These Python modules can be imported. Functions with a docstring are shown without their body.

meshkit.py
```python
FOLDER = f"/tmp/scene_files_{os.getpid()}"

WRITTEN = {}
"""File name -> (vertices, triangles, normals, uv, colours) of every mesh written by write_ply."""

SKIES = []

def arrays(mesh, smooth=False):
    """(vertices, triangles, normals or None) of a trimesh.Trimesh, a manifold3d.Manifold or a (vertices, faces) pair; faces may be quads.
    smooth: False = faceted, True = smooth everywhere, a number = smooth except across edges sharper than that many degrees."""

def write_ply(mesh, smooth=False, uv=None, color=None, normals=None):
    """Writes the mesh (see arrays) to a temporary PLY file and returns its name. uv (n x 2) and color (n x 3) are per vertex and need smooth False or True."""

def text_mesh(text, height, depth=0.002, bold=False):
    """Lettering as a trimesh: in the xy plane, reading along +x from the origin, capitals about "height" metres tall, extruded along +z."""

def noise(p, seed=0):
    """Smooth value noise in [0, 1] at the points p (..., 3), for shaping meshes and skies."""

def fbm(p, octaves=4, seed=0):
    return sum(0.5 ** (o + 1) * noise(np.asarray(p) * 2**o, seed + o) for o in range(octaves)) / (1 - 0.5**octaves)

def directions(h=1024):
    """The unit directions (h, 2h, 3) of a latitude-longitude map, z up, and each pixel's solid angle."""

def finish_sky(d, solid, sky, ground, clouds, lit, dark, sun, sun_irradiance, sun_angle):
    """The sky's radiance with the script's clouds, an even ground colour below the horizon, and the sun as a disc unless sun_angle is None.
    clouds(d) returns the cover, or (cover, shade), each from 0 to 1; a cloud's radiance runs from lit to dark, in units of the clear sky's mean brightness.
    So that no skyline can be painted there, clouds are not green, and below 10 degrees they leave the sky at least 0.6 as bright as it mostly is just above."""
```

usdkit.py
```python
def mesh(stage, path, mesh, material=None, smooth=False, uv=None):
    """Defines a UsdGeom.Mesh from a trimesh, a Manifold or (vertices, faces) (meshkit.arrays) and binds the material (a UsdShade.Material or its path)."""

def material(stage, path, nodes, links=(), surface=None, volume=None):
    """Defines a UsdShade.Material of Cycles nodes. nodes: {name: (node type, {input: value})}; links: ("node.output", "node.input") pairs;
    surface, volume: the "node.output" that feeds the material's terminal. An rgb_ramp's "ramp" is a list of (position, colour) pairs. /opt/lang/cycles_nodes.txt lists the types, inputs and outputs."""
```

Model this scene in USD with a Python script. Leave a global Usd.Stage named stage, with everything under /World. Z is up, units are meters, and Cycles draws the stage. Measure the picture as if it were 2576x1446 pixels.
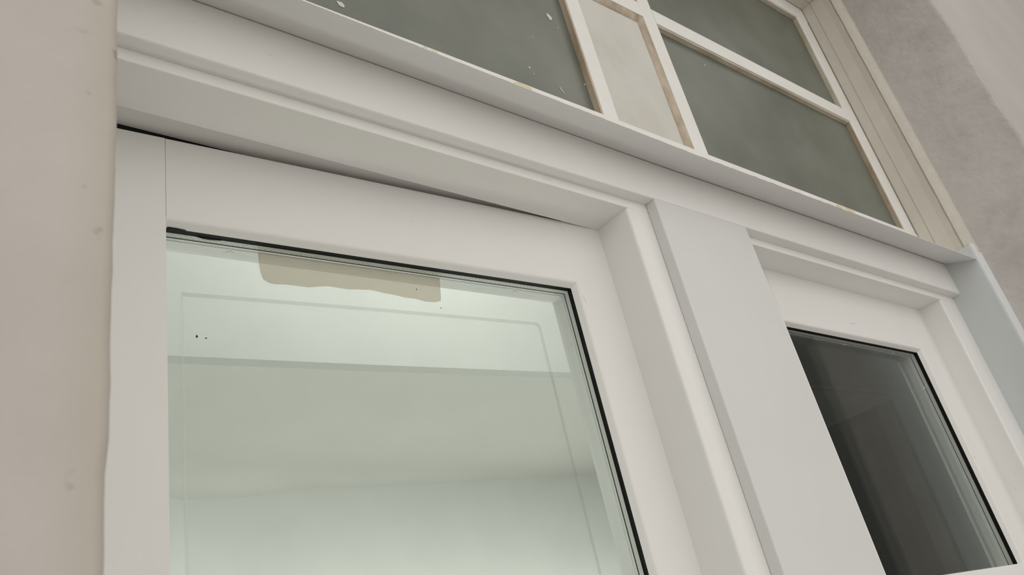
import math, random
import numpy as np, trimesh, usdkit, meshkit
from shapely.geometry import Polygon, box as sbox, Point
from pxr import Usd, UsdGeom, UsdLux, UsdShade, Gf, Sdf

random.seed(7); rng = np.random.default_rng(7)
stage = Usd.Stage.CreateInMemory()
UsdGeom.SetStageUpAxis(stage, UsdGeom.Tokens.z); UsdGeom.SetStageMetersPerUnit(stage, 1.0)
UsdGeom.Xform.Define(stage, '/World'); UsdGeom.Scope.Define(stage, '/World/Looks')

# ---------------------------------------------------------------- camera, sky, exposure
cam = UsdGeom.Camera.Define(stage, '/World/camera')
RIGHT, DOWN, FWD = (0.77824197, -0.5942808, -0.20290336), (0.14402705, 0.48341914, -0.86345941), (0.61122471, 0.64275677, 0.46180957)
EYE = (-0.4914, -0.6415, 1.6334)
m = Gf.Matrix4d(*RIGHT, 0, *[-c for c in DOWN], 0, *[-c for c in FWD], 0, *EYE, 1)
cam.AddTransformOp().Set(m)
cam.CreateHorizontalApertureAttr(36.0); cam.CreateVerticalApertureAttr(36.0 * 1446 / 2576)
cam.CreateFocalLengthAttr(2077.23 * 36.0 / 2576)
cam.CreateClippingRangeAttr(Gf.Vec2f(0.02, 200))
cam.CreateFStopAttr(14.0); cam.CreateFocusDistanceAttr(1.15)
cam.CreateExposureAttr(-1.15)

sky = UsdLux.DomeLight.Define(stage, '/World/sky')
sky.CreateIntensityAttr(1.0); sky.CreateColorAttr(Gf.Vec3f(0.772, 0.76, 0.722))

def added_light(name, w, h, power, at, rot):
    l = UsdLux.RectLight.Define(stage, '/World/' + name)
    l.CreateWidthAttr(w); l.CreateHeightAttr(h); l.CreateIntensityAttr(power); l.CreateColorAttr(Gf.Vec3f(1.0, 0.985, 0.94))
    l.AddTranslateOp().Set(Gf.Vec3d(*at)); l.AddRotateXYZOp().Set(Gf.Vec3f(*rot))
# unseen fill lights added behind the left door: overhead, towards the wall, from below
added_light('added_overhead_light', 0.9, 0.25, 12.6, (0.36, 0.42, 2.96), (0, 0, 0))
added_light('added_wall_light', 2.1, 0.4, 15.0, (0.95, 0.98, 1.55), (62, 0, 0))
added_light('added_low_light', 0.9, 0.16, 8.0, (0.02, 0.34, 1.40), (176, 0, 0))
# unseen fill light added to lift the tone behind the right pane
added_light('added_side_light', 0.5, 0.5, 9.0, (4.9, 0.45, 2.0), (0, 80, 0))

# ---------------------------------------------------------------- materials
def mat(name, nodes, links, surface='p.BSDF'):
    return usdkit.material(stage, '/World/Looks/' + name, nodes, links, surface=surface)

def paint(name, a, b, rough=0.4, scale=6.0, bump=0.15, bscale=260.0, stretch=(1, 1, 1), spec=0.4):
    """satin paint: two close tones mixed by slow noise, fine brushed relief"""
    return mat(name, {
        'g': ('geometry', {}), 'mp': ('mapping', {'scale': stretch}),
        'n': ('noise_texture', {'scale': scale, 'detail': 4.0}), 'r': ('rgb_ramp', {'ramp': [(0.3, a), (0.7, b)]}),
        'f': ('noise_texture', {'scale': bscale, 'detail': 3.0}), 'b': ('bump', {'strength': bump, 'distance': 0.001}),
        'p': ('principled_bsdf', {'roughness': rough, 'specular_ior_level': spec})},
        [('g.position', 'n.vector'), ('n.fac', 'r.fac'), ('r.color', 'p.base_color'), ('g.position', 'mp.vector'), ('mp.vector', 'f.vector'),
         ('f.fac', 'b.height'), ('b.normal', 'p.normal')])

def pored(name, a, b, axis, rough=0.4):
    """painted timber: the same paint with sparse open pores running along the grain axis"""
    st = [420.0, 420.0, 420.0]; st['xyz'.index(axis)] = 26.0
    return mat(name, {
        'g': ('geometry', {}), 'mp': ('mapping', {'scale': st}),
        'n': ('noise_texture', {'scale': 5.0, 'detail': 3.0}), 'r': ('rgb_ramp', {'ramp': [(0.3, a), (0.7, b)]}),
        'v': ('noise_texture', {'scale': 1.0, 'detail': 1.0}), 'pr': ('rgb_ramp', {'ramp': [(0.0, (0, 0, 0)), (0.745, (0, 0, 0)), (0.80, (1, 1, 1)), (1, (1, 1, 1))]}),
        'w': ('noise_texture', {'scale': 9.0, 'detail': 1.0}), 'wr': ('rgb_ramp', {'ramp': [(0.0, (0, 0, 0)), (0.55, (0, 0, 0)), (0.66, (1, 1, 1)), (1, (1, 1, 1))]}),
        'mm': ('math', {'math_type': 'multiply'}), 'mx': ('mix_color', {'b': (a[0] * .55, a[1] * .55, a[2] * .55)}),
        'f': ('noise_texture', {'scale': 0.5, 'detail': 3.0}), 'b': ('bump', {'strength': 0.12, 'distance': 0.001}),
        'p': ('principled_bsdf', {'roughness': rough, 'specular_ior_level': 0.4})},
        [('g.position', 'n.vector'), ('n.fac', 'r.fac'), ('g.position', 'mp.vector'), ('mp.vector', 'v.vector'), ('v.fac', 'pr.fac'),
         ('g.position', 'w.vector'), ('w.fac', 'wr.fac'), ('pr.color', 'mm.value1'), ('wr.color', 'mm.value2'), ('mm.value', 'mx.fac'),
         ('r.color', 'mx.a'), ('mx.result', 'p.base_color'), ('mp.vector', 'f.vector'), ('f.fac', 'b.height'), ('b.normal', 'p.normal')])

def plaster(name, stops, scale, rough=0.9, bump=0.5, bscale=45.0, bdist=0.002, extra=None):
    nodes = {'g': ('geometry', {}), 'n': ('noise_texture', {'scale': scale, 'detail': 7.0, 'roughness': 0.62}), 'r': ('rgb_ramp', {'ramp': stops}),
             'f': ('noise_texture', {'scale': bscale, 'detail': 6.0}), 'b': ('bump', {'strength': bump, 'distance': bdist}),
             'p': ('principled_bsdf', {'roughness': rough, 'specular_ior_level': 0.2})}
    links = [('g.position', 'n.vector'), ('n.fac', 'r.fac'), ('g.position', 'f.vector'), ('f.fac', 'b.height'), ('b.normal', 'p.normal')]
    if extra:
        extra(nodes, links)
    else:
        links.append(('r.color', 'p.base_color'))
    return mat(name, nodes, links)

def specks(col, scale, cut, x0, x1, stain=False):
    """mould specks kept to the strip x0..x1 (along the plaster arris)"""
    def add(nodes, links):
        nodes.update({'sx': ('separate_xyz', {}), 'ma': ('map_range', {'from_min': x0, 'from_max': x1, 'clamp': True}),
                      'sp': ('noise_texture', {'scale': scale, 'detail': 2.0}), 'sr': ('rgb_ramp', {'ramp': [(0, (0, 0, 0)), (cut, (0, 0, 0)), (min(cut + .06, 1), (1, 1, 1)), (1, (1, 1, 1))]}),
                      'mu': ('math', {'math_type': 'multiply'}), 'mx': ('mix_color', {'b': col})})
        nodes.update({'ts': ('math', {'math_type': 'multiply', 'value2': 0.30}), 'tm': ('mix_color', {'b': (0.40, 0.33, 0.25)})}) if stain else nodes.update({'ts': ('math', {'math_type': 'multiply', 'value2': 0.0}), 'tm': ('mix_color', {'b': col})})
        links += [('ma.result', 'ts.value1'), ('ts.value', 'tm.fac'), ('r.color', 'tm.a')]
        links += [('g.position', 'sx.vector'), ('sx.x', 'ma.value'), ('g.position', 'sp.vector'), ('sp.fac', 'sr.fac'), ('sr.color', 'mu.value1'), ('ma.result', 'mu.value2'),
                  ('mu.value', 'mx.fac'), ('tm.result', 'mx.a'), ('mx.result', 'p.base_color')]
    return add

def plain(name, col, rough=0.5, metallic=0.0, spec=0.5):
    return mat(name, {'p': ('principled_bsdf', {'base_color': col, 'roughness': rough, 'metallic': metallic, 'specular_ior_level': spec})}, [])

def dirty(name, clean, dirt, lo, hi, scale=(14, 14, 14)):
    """old cream paint with brown grime"""
    return mat(name, {'g': ('geometry', {}), 'mp': ('mapping', {'scale': scale}), 'n': ('noise_texture', {'scale': 1.0, 'detail': 5.0, 'roughness': .6}),
        'r': ('rgb_ramp', {'ramp': [(0, dirt), (lo, dirt), (hi, clean), (1, clean)]}), 'p': ('principled_bsdf', {'roughness': 0.6, 'specular_ior_level': 0.3})},
        [('g.position', 'mp.vector'), ('mp.vector', 'n.vector'), ('n.fac', 'r.fac'), ('r.color', 'p.base_color')])

def pane(name, tint, gloss=0.5):
    """window pane: straight-through transmission with a Fresnel-weighted mirror"""
    return mat(name, {'t': ('transparent_bsdf', {'color': tint}), 'gl': ('glossy_bsdf', {'color': (1, 1, 1), 'roughness': 0.0}), 'lw': ('layer_weight', {'blend': 0.5}),
        'pw': ('math', {'math_type': 'power', 'value2': 5.0}), 'k': ('math', {'math_type': 'multiply_add', 'value2': 0.96 * gloss, 'value3': 0.04 * gloss}), 'x': ('mix_closure', {})},
        [('lw.facing', 'pw.value1'), ('pw.value', 'k.value1'), ('k.value', 'x.fac'), ('t.BSDF', 'x.closure1'), ('gl.BSDF', 'x.closure2')], surface='x.closure')

def veil(name, col, amount):
    return mat(name, {'t': ('transparent_bsdf', {'color': (1, 1, 1)}), 'd': ('diffuse_bsdf', {'color': col}), 'x': ('mix_closure', {'fac': amount})},
               [('t.BSDF', 'x.closure1'), ('d.BSDF', 'x.closure2')], surface='x.closure')

W1, W2 = (0.82, 0.805, 0.785), (0.85, 0.835, 0.82)
M = {}
M['white_x'] = pored('white_paint_level', W1, W2, 'x')
M['white_z'] = pored('white_paint_upright', W1, W2, 'z')
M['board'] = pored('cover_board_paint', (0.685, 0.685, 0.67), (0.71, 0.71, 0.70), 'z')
M['white'] = paint('white_paint', W1, W2)
M['sill'] = paint('sill_white', (0.77, 0.765, 0.76), (0.79, 0.785, 0.78), rough=0.35, bump=0.03)
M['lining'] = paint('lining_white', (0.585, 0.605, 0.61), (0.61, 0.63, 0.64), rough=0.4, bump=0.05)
M['fillet'] = paint('fillet_white', (0.70, 0.715, 0.72), (0.74, 0.755, 0.765), rough=0.5, bump=0.2)
M['old_white'] = paint('old_white_paint', (0.78, 0.75, 0.71), (0.82, 0.80, 0.77), rough=0.5, bump=0.3, scale=12)
M['old_cream'] = paint('old_cream_paint', (0.60, 0.56, 0.49), (0.66, 0.62, 0.55), rough=0.55, bump=0.4, scale=9)
M['panel'] = dirty('panel_cream', (0.63, 0.605, 0.56), (0.58, 0.555, 0.50), 0.35, 0.6, (9, 9, 9))
M['grime'] = dirty('grimy_moulding', (0.58, 0.50, 0.40), (0.33, 0.255, 0.175), 0.32, 0.66, (30, 30, 12))
M['tan'] = dirty('bare_tan_bead', (0.56, 0.47, 0.36), (0.36, 0.28, 0.19), 0.3, 0.6, (20, 20, 7))
M['cream_bead'] = dirty('cream_bead', (0.66, 0.60, 0.49), (0.46, 0.39, 0.28), 0.3, 0.6, (8, 20, 8))
M['wall'] = plaster('facade_plaster', [(0.25, (0.485, 0.445, 0.41)), (0.5, (0.535, 0.495, 0.46)), (0.75, (0.56, 0.525, 0.50))], 5.0, bump=0.25,
                    extra=specks((0.36, 0.31, 0.26), 75.0, 0.66, -0.420, -0.397, stain=True))
M['wall_r'] = plaster('facade_plaster_right', [(0.25, (0.47, 0.435, 0.415)), (0.75, (0.53, 0.495, 0.48))], 3.0, bump=0.25)
M['reveal'] = plaster('reveal_plaster', [(0.25, (0.42, 0.392, 0.368)), (0.5, (0.50, 0.472, 0.45)), (0.75, (0.55, 0.52, 0.50))], 9.0, bump=0.8, bscale=55.0, bdist=0.004)
M['caulk'] = plaster('caulk', [(0.3, (0.55, 0.515, 0.45)), (0.7, (0.62, 0.585, 0.52))], 25.0, bump=0.5, rough=0.7,
                     extra=specks((0.12, 0.10, 0.08), 320.0, 0.70, 1.50, 1.55))
M['ground'] = plaster('ground', [(0.3, (0.44, 0.42, 0.40)), (0.7, (0.52, 0.50, 0.475))], 4.0)
M['room'] = plaster('room_plaster', [(0.3, (0.76, 0.77, 0.75)), (0.7, (0.81, 0.82, 0.80))], 6.0, bump=0.2)
M['shaded_room'] = plaster('room_plaster_shaded', [(0.3, (0.67, 0.665, 0.62)), (0.7, (0.72, 0.715, 0.675))], 4.0, bump=0.2)  # shade under the beam put into a greyer base colour
M['added_wall'] = plaster('added_wall_render', [(0.3, (0.17, 0.17, 0.17)), (0.7, (0.21, 0.21, 0.205))], 2.0)
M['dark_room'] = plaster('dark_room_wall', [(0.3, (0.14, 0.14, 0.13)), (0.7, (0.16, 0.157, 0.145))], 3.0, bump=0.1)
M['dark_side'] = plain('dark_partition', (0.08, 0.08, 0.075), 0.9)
M['band_warm'] = plain('reflection_band_warm', (0.19, 0.18, 0.165), 0.8)  # tones painted for reflection bands in the right pane
M['band_blue'] = plain('reflection_band_blue', (0.29, 0.315, 0.31), 0.8)
M['black'] = plain('black_rubber', (0.008, 0.008, 0.008), 0.6, spec=0.2)
M['alu'] = plain('spacer_aluminium', (0.62, 0.62, 0.58), 0.5, 0.0)
M['hole'] = plain('spacer_hole', (0.07, 0.07, 0.06), 0.8)
M['silver'] = plain('bare_metal_edge', (0.75, 0.74, 0.72), 0.35, 0.6)
M['glass'] = pane('clear_glass', (0.97, 0.988, 0.976), 0.55)
M['frost'] = mat('obscured_glass', {'g': ('geometry', {}), 'n': ('noise_texture', {'scale': 7.0, 'detail': 6.0}), 'r': ('rgb_ramp', {'ramp': [(0.3, (0.122, 0.130, 0.104)), (0.7, (0.172, 0.180, 0.150))]}),
    'f': ('noise_texture', {'scale': 700.0, 'detail': 2.0}), 'b': ('bump', {'strength': 0.25, 'distance': 0.0006}),
    'p': ('principled_bsdf', {'roughness': 0.33, 'specular_ior_level': 0.45})},
    [('g.position', 'n.vector'), ('n.fac', 'r.fac'), ('r.color', 'p.base_color'), ('g.position', 'f.vector'), ('f.fac', 'b.height'), ('b.normal', 'p.normal')])
M['tan_reflection'] = veil('painted_reflection', (0.70, 0.565, 0.385), 0.42)  # tan reflection in the glass, painted as a translucent sheet
M['film'] = veil('reflection_line_grey', (0.30, 0.32, 0.31), 0.12)  # reflected line in the glass, painted as a thin grey veil
M['refl_line_light'] = veil('reflection_line_pale', (0.85, 0.88, 0.86), 0.16)  # pale side of the painted reflection line
M['fleck'] = plain('white_paint_fleck', (0.62, 0.61, 0.58), 0.6)
M['glue'] = plain('yellow_glue', (0.68, 0.58, 0.36), 0.5)
M['speck'] = plain('black_speck', (0.01, 0.01, 0.01), 0.7)

# ---------------------------------------------------------------- helpers
used = {}
def path_for(parent, name):
    k = (parent, name); n = used.get(k, -1) + 1; used[k] = n
    return f'{parent}/{name}' + (f'_{n:03d}' if n else '')

def tag(prim, label=None, cat=None, group=None, kind=None):
    for k, v in (('label', label), ('category', cat), ('group', group), ('kind', kind)):
        if v: prim.SetCustomDataByKey(k, v)

def thing(name, label, cat, loc=(0, 0, 0), rotz=0.0, kind=None, group=None):
    x = UsdGeom.Xform.Define(stage, path_for('/World', name))
    x.AddTranslateOp().Set(Gf.Vec3d(*loc))
    if rotz: x.AddRotateZOp().Set(rotz)
    tag(x.GetPrim(), label, cat, group, kind)
    x.loc = loc
    return x

def part(parent, name, mesh, material, label=None, kind=None, smooth=32, local=False):
    """a part in world coordinates (local=True: already in the parent's own frame)"""
    pp = parent.GetPath().pathString if hasattr(parent, 'GetPath') else parent
    mesh = mesh if isinstance(mesh, trimesh.Trimesh) else trimesh.util.concatenate(mesh)
    if not local:
        top = '/'.join(pp.split('/')[:3]); off = LOC.get(top, (0, 0, 0))
        mesh = mesh.copy(); mesh.apply_translation([-o for o in off])
    g = usdkit.mesh(stage, path_for(pp, name), mesh, M[material] if isinstance(material, str) else material, smooth=smooth)
    tag(g.GetPrim(), label, None, None, kind)
    return g
LOC = {}
def T(*a, **k):
    x = thing(*a, **k); LOC[x.GetPath().pathString] = x.loc
    return x

def ext(poly, h0, h1, axis):
    """extrude a shapely polygon: axis 'x' takes (y,z), 'z' takes (x,y), 'y' takes (x,z)"""
    poly = poly if isinstance(poly, Polygon) else Polygon(poly)
    t = trimesh.creation.extrude_polygon(poly, h1 - h0, engine='earcut'); v = t.vertices.copy(); v[:, 2] += h0
    if axis == 'x': v = v[:, [2, 0, 1]]
    elif axis == 'y': v = v[:, [0, 2, 1]]
    t = trimesh.Trimesh(v, t.faces, process=False)
    if axis == 'y': t.invert()
    return t

def rnd(pts, n=5):
    """polygon with per-corner fillets: (a, b[, radius])"""
    P = [(p[0], p[1], p[2] if len(p) > 2 else 0.0) for p in pts]; out = []
    for i, (x, y, r) in enumerate(P):
        if r <= 0: out.append((x, y)); continue
        a, c = np.array(P[i - 1][:2]), np.array(P[(i + 1) % len(P)][:2]); b = np.array((x, y))
        u, v = a - b, c - b; lu, lv = np.linalg.norm(u), np.linalg.norm(v); u /= lu; v /= lv
        ang = math.acos(np.clip(u @ v, -1, 1)); d = min(r / math.tan(ang / 2), lu * .49, lv * .49)
        p0, p1 = b + u * d, b + v * d
        for k in range(n + 1):
            t = k / n; out.append(tuple((1 - t) ** 2 * p0 + 2 * t * (1 - t) * b + t * t * p1))
    return Polygon(out)

def bx(x0, x1, y0, y1, z0, z1, r=0.0):
    if r <= 0:
        t = trimesh.creation.box((x1 - x0, y1 - y0, z1 - z0)); t.apply_translation(((x0 + x1) / 2, (y0 + y1) / 2, (z0 + z1) / 2)); return t
    import manifold3d as mf
    pts = []
    for x in (x0, x1):
        for y in (y0, y1):
            for z in (z0, z1):
                c = np.array([x + (r if x == x0 else -r), y + (r if y == y0 else -r), z + (r if z == z0 else -r)])
                s = np.array([-1 if x == x0 else 1, -1 if y == y0 else 1, -1 if z == z0 else 1])
                for d in np.array([[1, 0, 0], [0, 1, 0], [0, 0, 1], [.7071, .7071, 0], [.7071, 0, .7071], [0, .7071, .7071], [.577, .577, .577]]):
                    pts.append(c + s * d * r)
    return trimesh.Trimesh(np.array(pts), process=True).convex_hull

def ring(x0, x1, z0, z1, t, y0, y1):
    """rectangular ring round the opening x0..x1, z0..z1, t wide, from y0 to y1"""
    return ext(sbox(x0 - t, z0 - t, x1 + t, z1 + t).difference(sbox(x0, z0, x1, z1)), y0, y1, 'y')

def blob(cx, cz, w, h, ang=0.0, n=9, rough=0.25):
    pts = []
    for i in range(n):
        a = 2 * math.pi * i / n; r = 1 + rng.uniform(-rough, rough)
        x, z = w / 2 * r * math.cos(a), h / 2 * r * math.sin(a)
        pts.append((cx + x * math.cos(ang) - z * math.sin(ang), cz + x * math.sin(ang) + z * math.cos(ang)))
    return Polygon(pts).buffer(0)

# ---------------------------------------------------------------- the building: facade walls, ground, rooms
part_floor = T('floor', 'grey paved ground in front of the door', 'ground', (0, -3, 0), kind='structure')
part(part_floor, 'paving', bx(-9, 12, -9, 6, -0.12, 0), 'ground')

def sheet(us, zs, fn):
    V = np.array([[fn(u, z) for u in us] for z in zs]).reshape(-1, 3); n = len(us); F = []
    for j in range(len(zs) - 1):
        for i in range(n - 1):
            a = j * n + i; F += [(a, a + 1, a + n + 1), (a, a + n + 1, a + n)]
    return trimesh.Trimesh(V, F, process=False)

WY = -0.26
LCz = [0, 1.70, 1.7236, 1.7659, 1.7845, 1.8141, 1.8328, 1.8923, 1.972, 2.0663, 2.6, 3.6]
LCx = [-.3950, -.3948, -.3949, -.3951, -.3936, -.3936, -.3943, -.3941, -.3938, -.3948, -.3945, -.3945]
zs = np.concatenate([[0, .6, 1.2, 1.5], np.arange(1.6, 2.3, .006), [2.4, 2.8, 3.4]])
def left_fn(u, z):
    xc = np.interp(z, LCz, LCx) + (0.0010 * (meshkit.fbm([[0, 0, z * 40.0]], 3, 3)[0] - .5) if 1.6 < z < 2.3 else 0)
    r = 0.006                                                     # rounded, slightly wavy plaster arris
    if u <= 0: return (xc - r + u, WY, z)
    if u < 1: a = u * math.pi / 2; return (xc - r + r * math.sin(a), WY + r - r * math.cos(a), z)
    return (xc, WY + r + (u - 1), z)
us = [-4.0, -1.0, -.3, -.1, -.03, 0] + [i / 8 for i in range(1, 9)] + [1.1, 1.3, 1.455]
face = sheet(us, zs, left_fn)
back = bx(-4.4, -0.43, WY + 0.02, 0.20, 0, 3.6)
wl = T('wall_left', 'warm off-white plastered facade wall with a soft stained edge, left of the door', 'wall', (-2.2, 0, 0), kind='structure')
part(wl, 'plaster_face', face, 'wall', smooth=50); part(wl, 'masonry', back, 'wall')

RCz = [0, 2.2, 2.40, 2.6182, 2.7096, 2.785, 2.8857, 2.96, 3.03, 3.12, 3.6]
RCx = [1.655, 1.657, 1.660, 1.664, 1.645, 1.634, 1.646, 1.650, 1.632, 1.6172, 1.612]
zr = np.concatenate([[0, .8, 1.6], np.arange(2.0, 3.395, .012), [3.4]])
def arris(z): return np.interp(z, RCz, RCx) + (0.006 * (meshkit.fbm([[5, 0, z * 22.0]], 4, 9)[0] - .5) if 2 < z < 3.45 else 0)
def right_face(u, z):
    xc = arris(z); return (xc + u, WY, z)
def right_reveal(u, z):
    xc = arris(z); r = .012
    if u < 1:
        x = 1.598 + (xc - .002 - 1.598) * u; y = -0.0690 + (WY + r + 0.0690) * u
        x += 0.004 * (meshkit.fbm([[u * 5, 1.3, z * 6]], 3, 4)[0] - .5) * min(1, 6 * u, 6 * (1 - u))
        return (x, y, z)
    a = (u - 1) * math.pi / 2; return (xc - .002 + r * (1 - math.cos(a)) * .6, WY + r - r * math.sin(a), z)
wr = T('wall_right', 'pale plastered facade wall and grey trowelled window reveal, right of the frame', 'wall', (3, 0, 0), kind='structure')
part(wr, 'outer_face', sheet([.006, .03, .1, .4, 1, 3.5], zr, right_face), 'wall_r', smooth=50)
part(wr, 'reveal', sheet(list(np.linspace(0, 1, 15)) + [1.25, 1.5, 1.75, 2.0], zr, right_reveal), 'reveal', 'bare grey trowelled plaster reveal', smooth=60)
part(wr, 'masonry', bx(1.68, 5.2, WY + .02, 0.20, 0, 3.4), 'wall_r')
wu = T('wall_upper', 'plastered facade wall above the old window', 'wall', (0.6, 0, 3.4), kind='structure')
part(wu, 'plaster_face', bx(-4.4, 5.2, WY, 0.20, 3.40, 4.6), 'wall_r')

nb = T('wall_neighbour', 'dark grey rendered wall of the neighbouring building, right of the door', 'wall', (4.6, -1.2, 0), kind='structure')
part(nb, 'wall_face', bx(4.0, 5.2, -2.2, WY, 0, 5.0), 'added_wall')  # unseen wall added to darken what the right pane reflects
# room behind the left door (white, lit) and the dark room behind the right pane
FRONT = [(-0.75, 0.925), (-0.0133, 0.846), (0.1514, 0.8285), (0.4217, 0.80), (0.7872, 0.7578), (1.0061, 0.7309), (1.55, 0.668)]
BACK = [(-0.75, 1.80), (0.12, 1.692), (0.2529, 1.681), (0.3005, 1.704), (0.474, 1.682), (0.58, 1.634), (0.666, 1.606), (0.72, 1.606), (0.9285, 1.5785), (1.3744, 1.5186), (1.77, 1.463), (2.45, 1.40)]
wb = T('wall_back', 'white plastered room wall under a deep boxed beam, seen through the door glass', 'wall', (0, 1.7, 0), kind='structure')
part(wb, 'wall_face', ext(Polygon(BACK + [(2.45, 2.0), (-.75, 2.0)]), 0, 2.3815, 'z'), 'room')
part(wb, 'beam', [ext(Polygon(FRONT + [(2.45, 0.62), (2.45, 2.0), (-.75, 2.0)]), 2.3815 + .012, 3.0, 'z'),
                  sheet(range(len(FRONT)), (0, 1), lambda i, k: (FRONT[i][0], FRONT[i][1] + .010 * (1 - k), 2.3815 + .012 * k))], 'room', 'boxed white beam with a rough plaster edge')
part(wb, 'beam_underside', ext(Polygon([(x, y + .010) for x, y in FRONT] + [(2.45, 0.63), (2.45, 2.0), (-.75, 2.0)]), 2.3815, 2.3935, 'z'), 'shaded_room', 'underside of the beam with shade painted into its greyer colour')
wp = T('wall_partition', 'white partition wall running back from the middle post', 'wall', (0.6, 0.2, 0), kind='structure')
d = np.array([1.35, 1.0]); d /= np.linalg.norm(d); nn = np.array([d[1], -d[0]]); a0 = np.array([0.60, 0.205]); a1 = a0 + d * 2.1
part(wp, 'room_side', ext(Polygon([a0, a1, a1 + nn * .03, a0 + nn * .03]), 0, 3.0, 'z'), 'room')
part(wp, 'dark_side', ext(Polygon([a0 + nn * .032, a1 + nn * .032, a1 + nn * .06, a0 + nn * .06]), 0, 3.3, 'z'), 'dark_side')
ws = T('wall_side', 'white side wall of the room behind the left door', 'wall', (-0.75, 1, 0), kind='structure')
part(ws, 'wall_face', bx(-0.80, -0.75, 0.20, 2.0, 0, 3.0), 'room')
cl = T('ceiling', 'white ceiling of the room behind the left door', 'ceiling', (0.5, 1, 3), kind='structure')
part(cl, 'ceiling_face', bx(-0.8, 2.45, 0.20, 2.0, 3.0, 3.06), 'room')
rw = T('wall_far', 'dark unlit wall seen through the right-hand pane', 'wall', (3, 0.95, 0), kind='structure')
part(rw, 'wall_face', bx(1.75, 5.2, 0.95, 1.05, 0, 3.3), 'dark_room')
part(rw, 'panel', bx(2.83, 3.0, 0.90, 0.95, 0, 3.3), 'band_warm', 'brownish dark band painted for a pane reflection'); part(rw, 'panel', bx(3.0, 5.2, 0.895, 0.95, 0, 3.3), 'band_blue', 'bluish dark band painted for a pane reflection')  # both strips added to paint the reflection bands of the pane
part(rw, 'side_wall', bx(5.15, 5.2, 0.2, 0.95, 0, 3.3), 'dark_room'); part(rw, 'dark_ceiling', bx(1.0, 5.2, 0.2, 1.0, 3.3, 3.36), 'dark_room')

# ---------------------------------------------------------------- door frame: head, fascia, middle post, cover board, jambs
XR = 1.558; XL = -0.388
fr = T('trim_1', 'white painted wooden door frame with stepped head and middle post', 'door frame', (0.585, 0.06, 0), kind='structure')
head = [(0.0198, 2.3163), (0.0198, 2.3003, .0025), (0.0220, 2.3000), (0.088, 2.300), (0.088, 2.312), (0.135, 2.312), (0.135, 2.396), (0.0198, 2.396)]
part(fr, 'head', ext(rnd(head), XL, XR, 'x'), 'white_x')
ftop = [(x, 2.3976 + z) for x, z in zip(np.linspace(XL, XR, 31), np.interp(np.linspace(XL, XR, 31), [XL, -.2, .05, .3, .52, .75, .98, 1.25, XR], [.0, .0012, .0006, -.0014, -.0030, -.0014, .0, .0008, .0012]))]
part(fr, 'fascia', [ext(rnd([(0, 2.3163, .004), (0.0196, 2.3163), (0.0196, 2.3930), (0, 2.3930)]), XL, XR, 'x'), ext([(XL, 2.3930), (XR, 2.3930)] + ftop[::-1], 0, .0196, 'y')], 'white_x', 'flat white fascia board over the head')
part(fr, 'mullion', ext(rnd([(0.4171, 0.0198, .006), (0.740, 0.0198, .006), (0.740, 0.0750), (0.728, 0.0750), (0.728, 0.13), (0.429, 0.13), (0.429, 0.088), (0.4171, 0.088)]), 0, 2.2999, 'z'), 'white_z')
part(fr, 'jamb', ext(rnd([(XL, 0.0198), (-0.368, 0.0198, .006), (-0.368, 0.088), (-0.380, 0.088), (-0.380, 0.13), (XL, 0.13)]), 0, 2.2999, 'z'), 'white_z')
part(fr, 'jamb', ext(rnd([(1.4777, 0.0198, .006), (XR, 0.0198), (XR, 0.13), (1.4897, 0.13), (1.4897, 0.0750), (1.4777, 0.0750)]), 0, 2.2999, 'z'), 'white_z')
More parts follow.
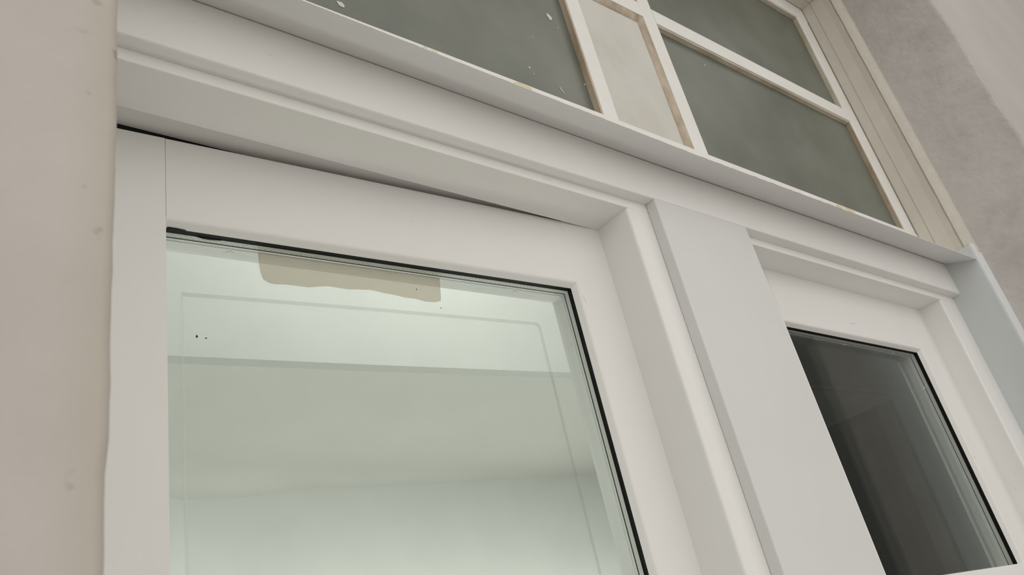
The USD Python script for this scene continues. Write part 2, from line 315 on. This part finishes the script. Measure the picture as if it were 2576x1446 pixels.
part(fr, 'gasket', bx(-0.37, 0.43, 0.1305, 0.142, 2.3035, 2.3118), 'black', 'black rubber weather seal under the head')
part(fr, 'stop', bx(0.728, 1.4897, 0.118, 0.13, 2.30, 2.312), 'white_x')

def solid(name, label, cat, mesh, material, loc, rotz=0.0, local=False, smooth=32):
    """a thing that is one mesh"""
    mesh = mesh.copy()
    if not local: mesh.apply_translation([-c for c in loc])
    g = usdkit.mesh(stage, path_for('/World', name), mesh, M[material], smooth=smooth)
    g.AddTranslateOp().Set(Gf.Vec3d(*loc))
    if rotz: g.AddRotateZOp().Set(rotz)
    tag(g.GetPrim(), label, cat)
    return g
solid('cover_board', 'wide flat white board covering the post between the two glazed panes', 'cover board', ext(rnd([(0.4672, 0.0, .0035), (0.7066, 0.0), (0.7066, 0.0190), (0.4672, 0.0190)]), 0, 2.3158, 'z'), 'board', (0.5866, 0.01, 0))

# ---------------------------------------------------------------- sill, right lining, transom jamb, caulk
si = T('sill_strip', 'thin projecting white sill strip running under the old upper window', 'window sill', (0.58, -0.03, 2.39))
def sz(y): return 2.3989 + y * 0.3737
SX = [XL, -.2, .05, .3, .52, .75, .98, 1.25, XR]
SB = [.0, .0012, .0006, -.0014, -.0030, -.0014, .0, .0008, .0012]                # slight sag of the back and front edges
SF = [.006, .0055, .0008, -.0020, -.0050, -.0036, -.0020, -.0008, .0]
sxs = np.linspace(XL, XR, 61); back_z = np.interp(sxs, SX, SB); front_z = np.interp(sxs, SX, SF)
sv, sf = [], []
for i, x in enumerate(sxs):
    zf, zb = sz(-.069) + front_z[i], sz(0) + back_z[i]; zi = sz(.0264) + back_z[i]
    sv += [(x, -.0690, zf), (x, -.0690, zf + .0009), (x, .0264, zi + .0032), (x, .110, zi + .0032), (x, .110, zi), (x, .0264, zi), (x, 0, zb)]
for i in range(60):
    for k in range(7):
        a_, b_ = i * 7 + k, i * 7 + (k + 1) % 7; sf += [(a_, b_, b_ + 7), (a_, b_ + 7, a_ + 7)]
for o in (0, 420): sf += [(o + a_, o + b_, o + c_) for a_, b_, c_ in ((0, 1, 2), (0, 2, 6), (6, 2, 5), (5, 2, 3), (5, 3, 4))]
sm = trimesh.Trimesh(np.array(sv), sf, process=False); trimesh.repair.fix_normals(sm)
part(si, 'sill_board', sm, 'sill')
seg = []
x = -0.2
while x < 0.95:
    L = rng.uniform(.004, .025); zf = sz(-.069) + np.interp(x + L / 2, SX, SF); seg.append(bx(x, x + L, -0.0693, -0.0690, zf + .0002, zf + rng.uniform(.0006, .0011))); x += L + rng.uniform(.004, .06)
part(si, 'worn_edge', seg, 'silver', 'worn metallic front edge', kind='stuff')
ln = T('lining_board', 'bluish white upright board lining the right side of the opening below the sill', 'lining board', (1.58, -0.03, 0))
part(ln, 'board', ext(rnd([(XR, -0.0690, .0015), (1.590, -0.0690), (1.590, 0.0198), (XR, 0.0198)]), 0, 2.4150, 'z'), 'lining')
part(ln, 'edge_fillet', ext(rnd([(1.5615, -0.0692), (1.5615, -0.0720, .0015), (1.605, -0.0735, .002), (1.605, -0.0665), (1.59, -0.0680)]), 0, 2.420, 'z'), 'fillet')

jb = T('trim_2', 'cream painted jamb with hollow moulding right of the old upper window', 'window jamb', (1.575, 0, 2.9), kind='structure')
jam = [(1.5602, 0.060), (1.5602, 0.0345), (1.5650, 0.0345), (1.5650, 0.0250), (1.5602, 0.0250), (1.5602, -0.0004), (1.5632, -0.0008), (1.5632, -0.0022), (1.5616, -0.0026), (1.5632, -0.018), (1.5665, -0.035, .01), (1.566, -0.050), (1.5695, -0.0535), (1.5655, -0.0570), (1.590, -0.0600), (1.61, -0.0600), (1.61, 0.060)]
part(jb, 'jamb', ext(rnd(jam), 2.4155, 3.36, 'z'), 'old_cream')
hj = [(0.060, 3.3045), (0.0345, 3.3045), (0.0345, 3.3090), (0.0250, 3.3090), (0.0250, 3.3045), (-0.0004, 3.3045), (-0.0008, 3.3072), (-0.0022, 3.3072), (-0.0026, 3.3058), (-0.018, 3.3075), (-0.045, 3.311), (-0.055, 3.309), (-0.070, 3.309), (-0.070, 3.40), (0.060, 3.40)]
part(jb, 'head_jamb', ext(rnd(hj), XL, 1.5600, 'x'), 'old_cream')
def caulk_fn(u, z):
    a = math.pi * u; w = 0.0010 * (meshkit.fbm([[2, 0, z * 30.0]], 3, 2)[0] - .5)
    return (1.5640 + .0400 * u + w * 2, -0.0565 - 0.0130 * u - 0.0100 * math.sin(a) ** .7 - w, z)
part(jb, 'caulk', sheet(np.linspace(0, 1, 10), np.arange(2.400, 3.40, .012), caulk_fn), 'caulk', 'pinholed cream caulk bead against the plaster', smooth=60)

# ---------------------------------------------------------------- old upper window
YT = 0.0264; YG = 0.0405
w1 = T('window_1', 'old cream-white upper window with obscured grey panes and a panelled middle post', 'window', (0.63, 0.05, 2.42), kind='structure')
zb0 = sz(YT) + .0050
part(w1, 'bottom_rail', ext(rnd([(YT, zb0), (YT, 2.5055, .002), (0.060, 2.5055), (0.060, zb0)]), XL, 1.5596, 'x'), 'old_white')
part(w1, 'top_rail', ext(rnd([(YT, 3.2500, .003), (YT, 3.3040), (0.060, 3.3040), (0.060, 3.2500)]), XL, 1.5596, 'x'), 'old_white')
S0, S1, S2 = (0.4475, 0.4850), (0.6880, 0.7290), (1.5010, 1.5576)
for (a, b) in (S0, S1, S2, (XL, -0.33)):
    part(w1, 'stile', ext(rnd([(a, YT, .0025), (b, YT, .0025 if b < 1.5 else .004), (b, 0.060), (a, 0.060)]), 2.5041, 3.2499, 'z'), 'old_white')
MZ0, MZ1 = 2.8556, 2.8988
for (a, b) in ((-.33, S0[0]), (S0[1], S1[0]), (S1[1], S2[0])):
    part(w1, 'crossbar', ext(rnd([(YT, MZ0, .0008), (YT, MZ1, .003), (0.060, MZ1), (0.060, MZ0)]), a + .0002, b - .0002, 'x'), 'old_white')
# middle post: two sunk panels with grimy bevelled mouldings on their right and upper sides
for (z0, z1) in ((2.5041, MZ0), (MZ1, 3.25)):
    part(w1, 'panel', bx(S0[1], S1[0], YT + .010, YT + .024, z0, z1), 'panel')
    q = [(S1[0], YT + .0012), (S1[0], YT + .0098), (S1[0] - .0145, YT + .0098), (S1[0] - .0130, YT + .0075), (S1[0] - .004, YT + .0030)]
    part(w1, 'moulding', ext(Polygon(q), z0, z1 - .0005, 'z'), 'grime', 'moulding browned with grime')
    q = [(YT + .0012, z1), (YT + .0030, z1 - .004), (YT + .0075, z1 - .0130), (YT + .0098, z1 - .0145), (YT + .0098, z1)]
    part(w1, 'moulding', ext(Polygon(q), S0[1], S1[0] - .0006, 'x'), 'grime', 'moulding browned with grime')
def old_pane(x0, x1, z0, z1, flecks=()):
    g = part(w1, 'glass_pane', bx(x0, x1, YG, YG + .004, z0, z1), 'frost')
    for (x, z, w, h, a) in flecks:
        part(g, 'paint_fleck', ext(blob(x, z, w, h, a), YG - .0008, YG - .0001, 'y'), 'fleck', 'white paint fleck on the glass')
fl = [(0.4011, 2.7293, .011, .0150, 0.3), (0.4158, 2.7083, .002, .004, .2), (0.3386, 2.6504, .002, .004, 0), (0.3094, 2.5674, .003, .006, -.5), (0.3156, 2.5559, .002, .003, 0),
      (0.3734, 2.5434, .0022, .016, 0.55), (0.4400, 2.5819, .003, .004, 0), (-0.0371, 2.5417, .012, .009, -.2)]
old_pane(-.33, S0[0], 2.504, MZ0, fl); old_pane(-.33, S0[0], MZ1, 3.25)
old_pane(S1[1], S2[0], 2.504, MZ0, [(0.8822, 2.8113, .003, .005, 0)]); old_pane(S1[1], S2[0], MZ1, 3.25)
for (z0, z1) in ((2.5041, MZ0 - .0002), (MZ1, 3.2499)):
    part(w1, 'glazing_bead', bx(S0[0] - .0040, S0[0] - .0001, YT + .0015, YG - .0002, z0, z1), 'tan', 'bare tan wooden bead')
    part(w1, 'glazing_bead', bx(S2[0] - .0035, S2[0] - .0001, YT + .0030, YG - .0002, z0, z1), 'tan' if z0 < 2.6 else 'cream_bead', 'tan wooden bead')
    part(w1, 'glazing_bead', bx(S1[1], S2[0] - .0040, YT + .0030, YG - .0002, z1 - .0040, z1 - .0001), 'cream_bead', 'yellowed cream bead')
for (x, w) in ((0.085, .012), (0.098, .016), (0.2608, .040), (1.19, .030), (1.235, .045)):
    part(w1, 'glue_spot', ext(blob(x, 2.4985, w, .008, 0, 11, .35), YT - .0006, YT - .0001, 'y'), 'glue', 'yellow glue mark on the bottom rail')

# ---------------------------------------------------------------- glazed sashes
def sash(parent, x0, x1, z0, z1, gx0, gx1, gz0, gz1, bev, bead_plugs, holes, y0=0.0, local=True, joint=True, mid=None):
    """x0..x1, z0..z1 outline; gx, gz glass sight size at depth 10 mm; front face at y0"""
    D = 0.062; e = 0.006; t = 0.0045
    def stile(a, b, inner_right):
        if inner_right: pts = [(a, y0), (b - .0010, y0, .0006), (b, y0 + .0103), (b - t - .0006, y0 + .0103), (b - t - .0006, y0 + D), (a, y0 + D)]
        else: pts = [(a + e, y0, bev), (b, y0), (b, y0 + D), (a + t, y0 + D), (a + t, y0 + .0103), (a, y0 + .0102), (a, y0 + .010)]
        return ext(rnd(pts), z0, z1, 'z')
    part(parent, 'stile', stile(x0, gx0, True), 'white_z', local=local); part(parent, 'stile', stile(gx1, x1, False), 'white_z', local=local)
    j = 0.0003
    ra, rb = gx0 - .0010 + j, gx1 + e - j
    top = [(y0, z1, .001), (y0 + D, z1), (y0 + D, gz1 + t), (y0 + .0103, gz1 + t), (y0 + .0102, gz1), (y0 + .010, gz1), (y0, gz1 + .0055, bev)]
    part(parent, 'top_rail', ext(rnd(top), ra, rb, 'x'), 'white_x', local=local)
    bot = [(y0, gz0, .002), (y0 + .0102, gz0 + .002), (y0 + .0103, gz0 - t), (y0 + D, gz0 - t), (y0 + D, z0), (y0, z0)]
    part(parent, 'bottom_rail', ext(rnd(bot), ra, rb, 'x'), 'white_x', local=local)
    part(parent, 'gasket', ring(gx0, gx1, gz0, gz1, t - .0001, y0 + .0104, y0 + .0185), 'black', 'black glazing gasket', local=local)
    sp = part(parent, 'spacer', ring(gx0 + .0002, gx1 - .0002, gz0, gz1 - .0002, t - .0004, y0 + .0187, y0 + .0262), 'alu', 'perforated metal glass spacer', local=local)
    if holes:
        hs = []
        for r_, yy in enumerate((y0 + .0208, y0 + .0240)):
            for xx in np.arange(gx0 + .012 + .0032 * r_, gx1 - .045, .0064):
                c = trimesh.creation.cylinder(.00042, .0003, sections=6); c.apply_translation((xx, yy, gz1 - .0003)); hs.append(c)
        part(sp, 'perforations', hs, 'hole', kind='stuff', local=local)
    part(parent, 'gasket', ring(gx0, gx1, gz0, gz1, t - .0002, y0 + .0263, y0 + .0285), 'black', 'thin black inner gasket', local=local)
    bd = part(parent, 'glazing_bead', ring(gx0 + .0010, gx1 - .0010, gz0, gz1 - .0010, t + .0004, y0 + .0330, y0 + .0490), 'white', 'white inner glazing bead', local=local)
    part(parent, 'bead_lip', ring(gx0 + .0004, gx1 - .0004, gz0, gz1 - .0004, t - .0002, y0 + .0286, y0 + .0330), 'white', local=local)
    part(parent, 'glass_pane', bx(gx0, gx1, y0 + .0150, y0 + .0186, gz0, gz1), 'glass', local=local)
    part(parent, 'glass_pane', bx(gx0 + .0011, gx1 - .0011, y0 + .0292, y0 + .0328, gz0 + .001, gz1 - .0011), 'glass', local=local)
    for (kind, p, d_) in bead_plugs:                               # filled nail holes on the bead
        c = trimesh.creation.cylinder(.0036, .0008, sections=16)
        torus = trimesh.creation.torus(.0038, .0004, 16, 6)
        for q in (c, torus):
            if kind == 'top': q.apply_translation((p, d_, gz1 - .0012))
            else: q.apply_transform(trimesh.transformations.rotation_matrix(math.pi / 2, (0, 1, 0))); q.apply_translation((gx1 - .0012, d_, p))
        part(bd, 'nail_plug', [c, torus], 'white', local=local)

TH = 0.0572
d1 = T('door_1', 'left white wooden door leaf with a large glass pane, standing slightly ajar', 'door', (0.4171, 0.0877, 0), rotz=-math.degrees(TH), kind='structure')
# local frame: x to the right along the leaf (0 at the visible right edge), y inwards
GX0, GX1, GZ0, GZ1 = -0.6625, -0.0835, 0.30, 2.1860
sash(d1, -0.7830, 0.0115, 0.06, 2.3034, GX0, GX1, GZ0, GZ1, 0.006,
     [('top', -0.5822, .0408), ('top', -0.3719, .0397), ('top', -0.1684, .0398), ('side', 2.1076, .0425), ('side', 1.7791, .0400)], True)
YI = 0.0287
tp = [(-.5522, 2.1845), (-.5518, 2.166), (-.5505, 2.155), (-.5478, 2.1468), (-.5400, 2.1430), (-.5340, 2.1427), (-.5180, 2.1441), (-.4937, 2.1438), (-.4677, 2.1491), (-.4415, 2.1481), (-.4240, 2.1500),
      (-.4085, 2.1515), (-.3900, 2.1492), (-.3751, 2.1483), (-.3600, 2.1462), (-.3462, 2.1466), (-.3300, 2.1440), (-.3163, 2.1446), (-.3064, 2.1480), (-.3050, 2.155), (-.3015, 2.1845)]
solid('painted_reflection', 'ragged tan reflection painted along the top of the left door glass', 'tan_reflection', ext(Polygon(tp), YI - .0004, YI + .0001, 'y'), 'tan_reflection', (0.4171, 0.0886, 0), -math.degrees(TH), local=True)
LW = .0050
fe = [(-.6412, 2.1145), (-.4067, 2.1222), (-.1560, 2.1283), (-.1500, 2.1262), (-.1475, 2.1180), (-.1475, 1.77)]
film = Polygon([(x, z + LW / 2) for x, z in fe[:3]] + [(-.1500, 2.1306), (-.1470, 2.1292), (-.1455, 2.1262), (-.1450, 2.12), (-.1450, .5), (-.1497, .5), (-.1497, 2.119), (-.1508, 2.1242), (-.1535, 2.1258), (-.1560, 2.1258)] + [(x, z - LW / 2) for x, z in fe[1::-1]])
part(d1, 'reflected_line', ext(film, YI - .0010, YI - .0007, 'y'), 'film', 'faint grey line painted for a reflection in the glass', local=True)
part(d1, 'reflected_line', ext(sbox(-.6425, .5, -.6395, 2.112), YI - .0010, YI - .0007, 'y'), 'refl_line_light', 'pale line painted for a reflection in the glass', local=True)
for (x, z, w, h) in ((-.6302, 2.0571, .0022, .0030), (-.6208, 2.0560, .0020, .0012), (-.3509, 2.1516, .0010, .0022), (-.3183, 2.1277, .0022, .0008)):
    part(d1, 'speck', ext(blob(x, z, w, h), .0144, .0149, 'y'), 'speck', 'tiny black speck on the glass', local=True)
part(d1, 'sealant', ext(Polygon([(-.660, 2.1900), (-.6554, 2.1890), (-.6500, 2.1868), (-.640, 2.1856), (-.660, 2.1845)]), .0086, .0104, 'y'), 'black', 'black sealant squeezed out at the corner', local=True)
part(d1, 'sealant', ext(Polygon([(-.626, .0178), (-.6193, .0200), (-.612, .0206), (-.600, .0186), (-.598, .0178)]), 2.1852, 2.1858, 'z'), 'black', 'black sealant smear over the spacer', local=True)

w2 = T('window_2', 'right white wooden window sash with a dark glass pane', 'window', (1.117, 0.075, 1.6), kind='structure')
sash(w2, 0.7285, 1.4893, 1.60, 2.3115, 0.851, 1.3824, 1.7120, 2.1822, 0.006,
     [('top', 1.1076, .1071), ('top', 1.3036, .1041), ('side', 2.1042, .1058), ('side', 1.7932, .1099)], True, y0=0.0749, local=False)
solid('infill_panel', 'plain white board filling the frame below the right window', 'panel', bx(0.741, 1.4770, 0.0760, 0.1180, 0.0, 1.598), 'white_z', (1.117, 0.097, 0))
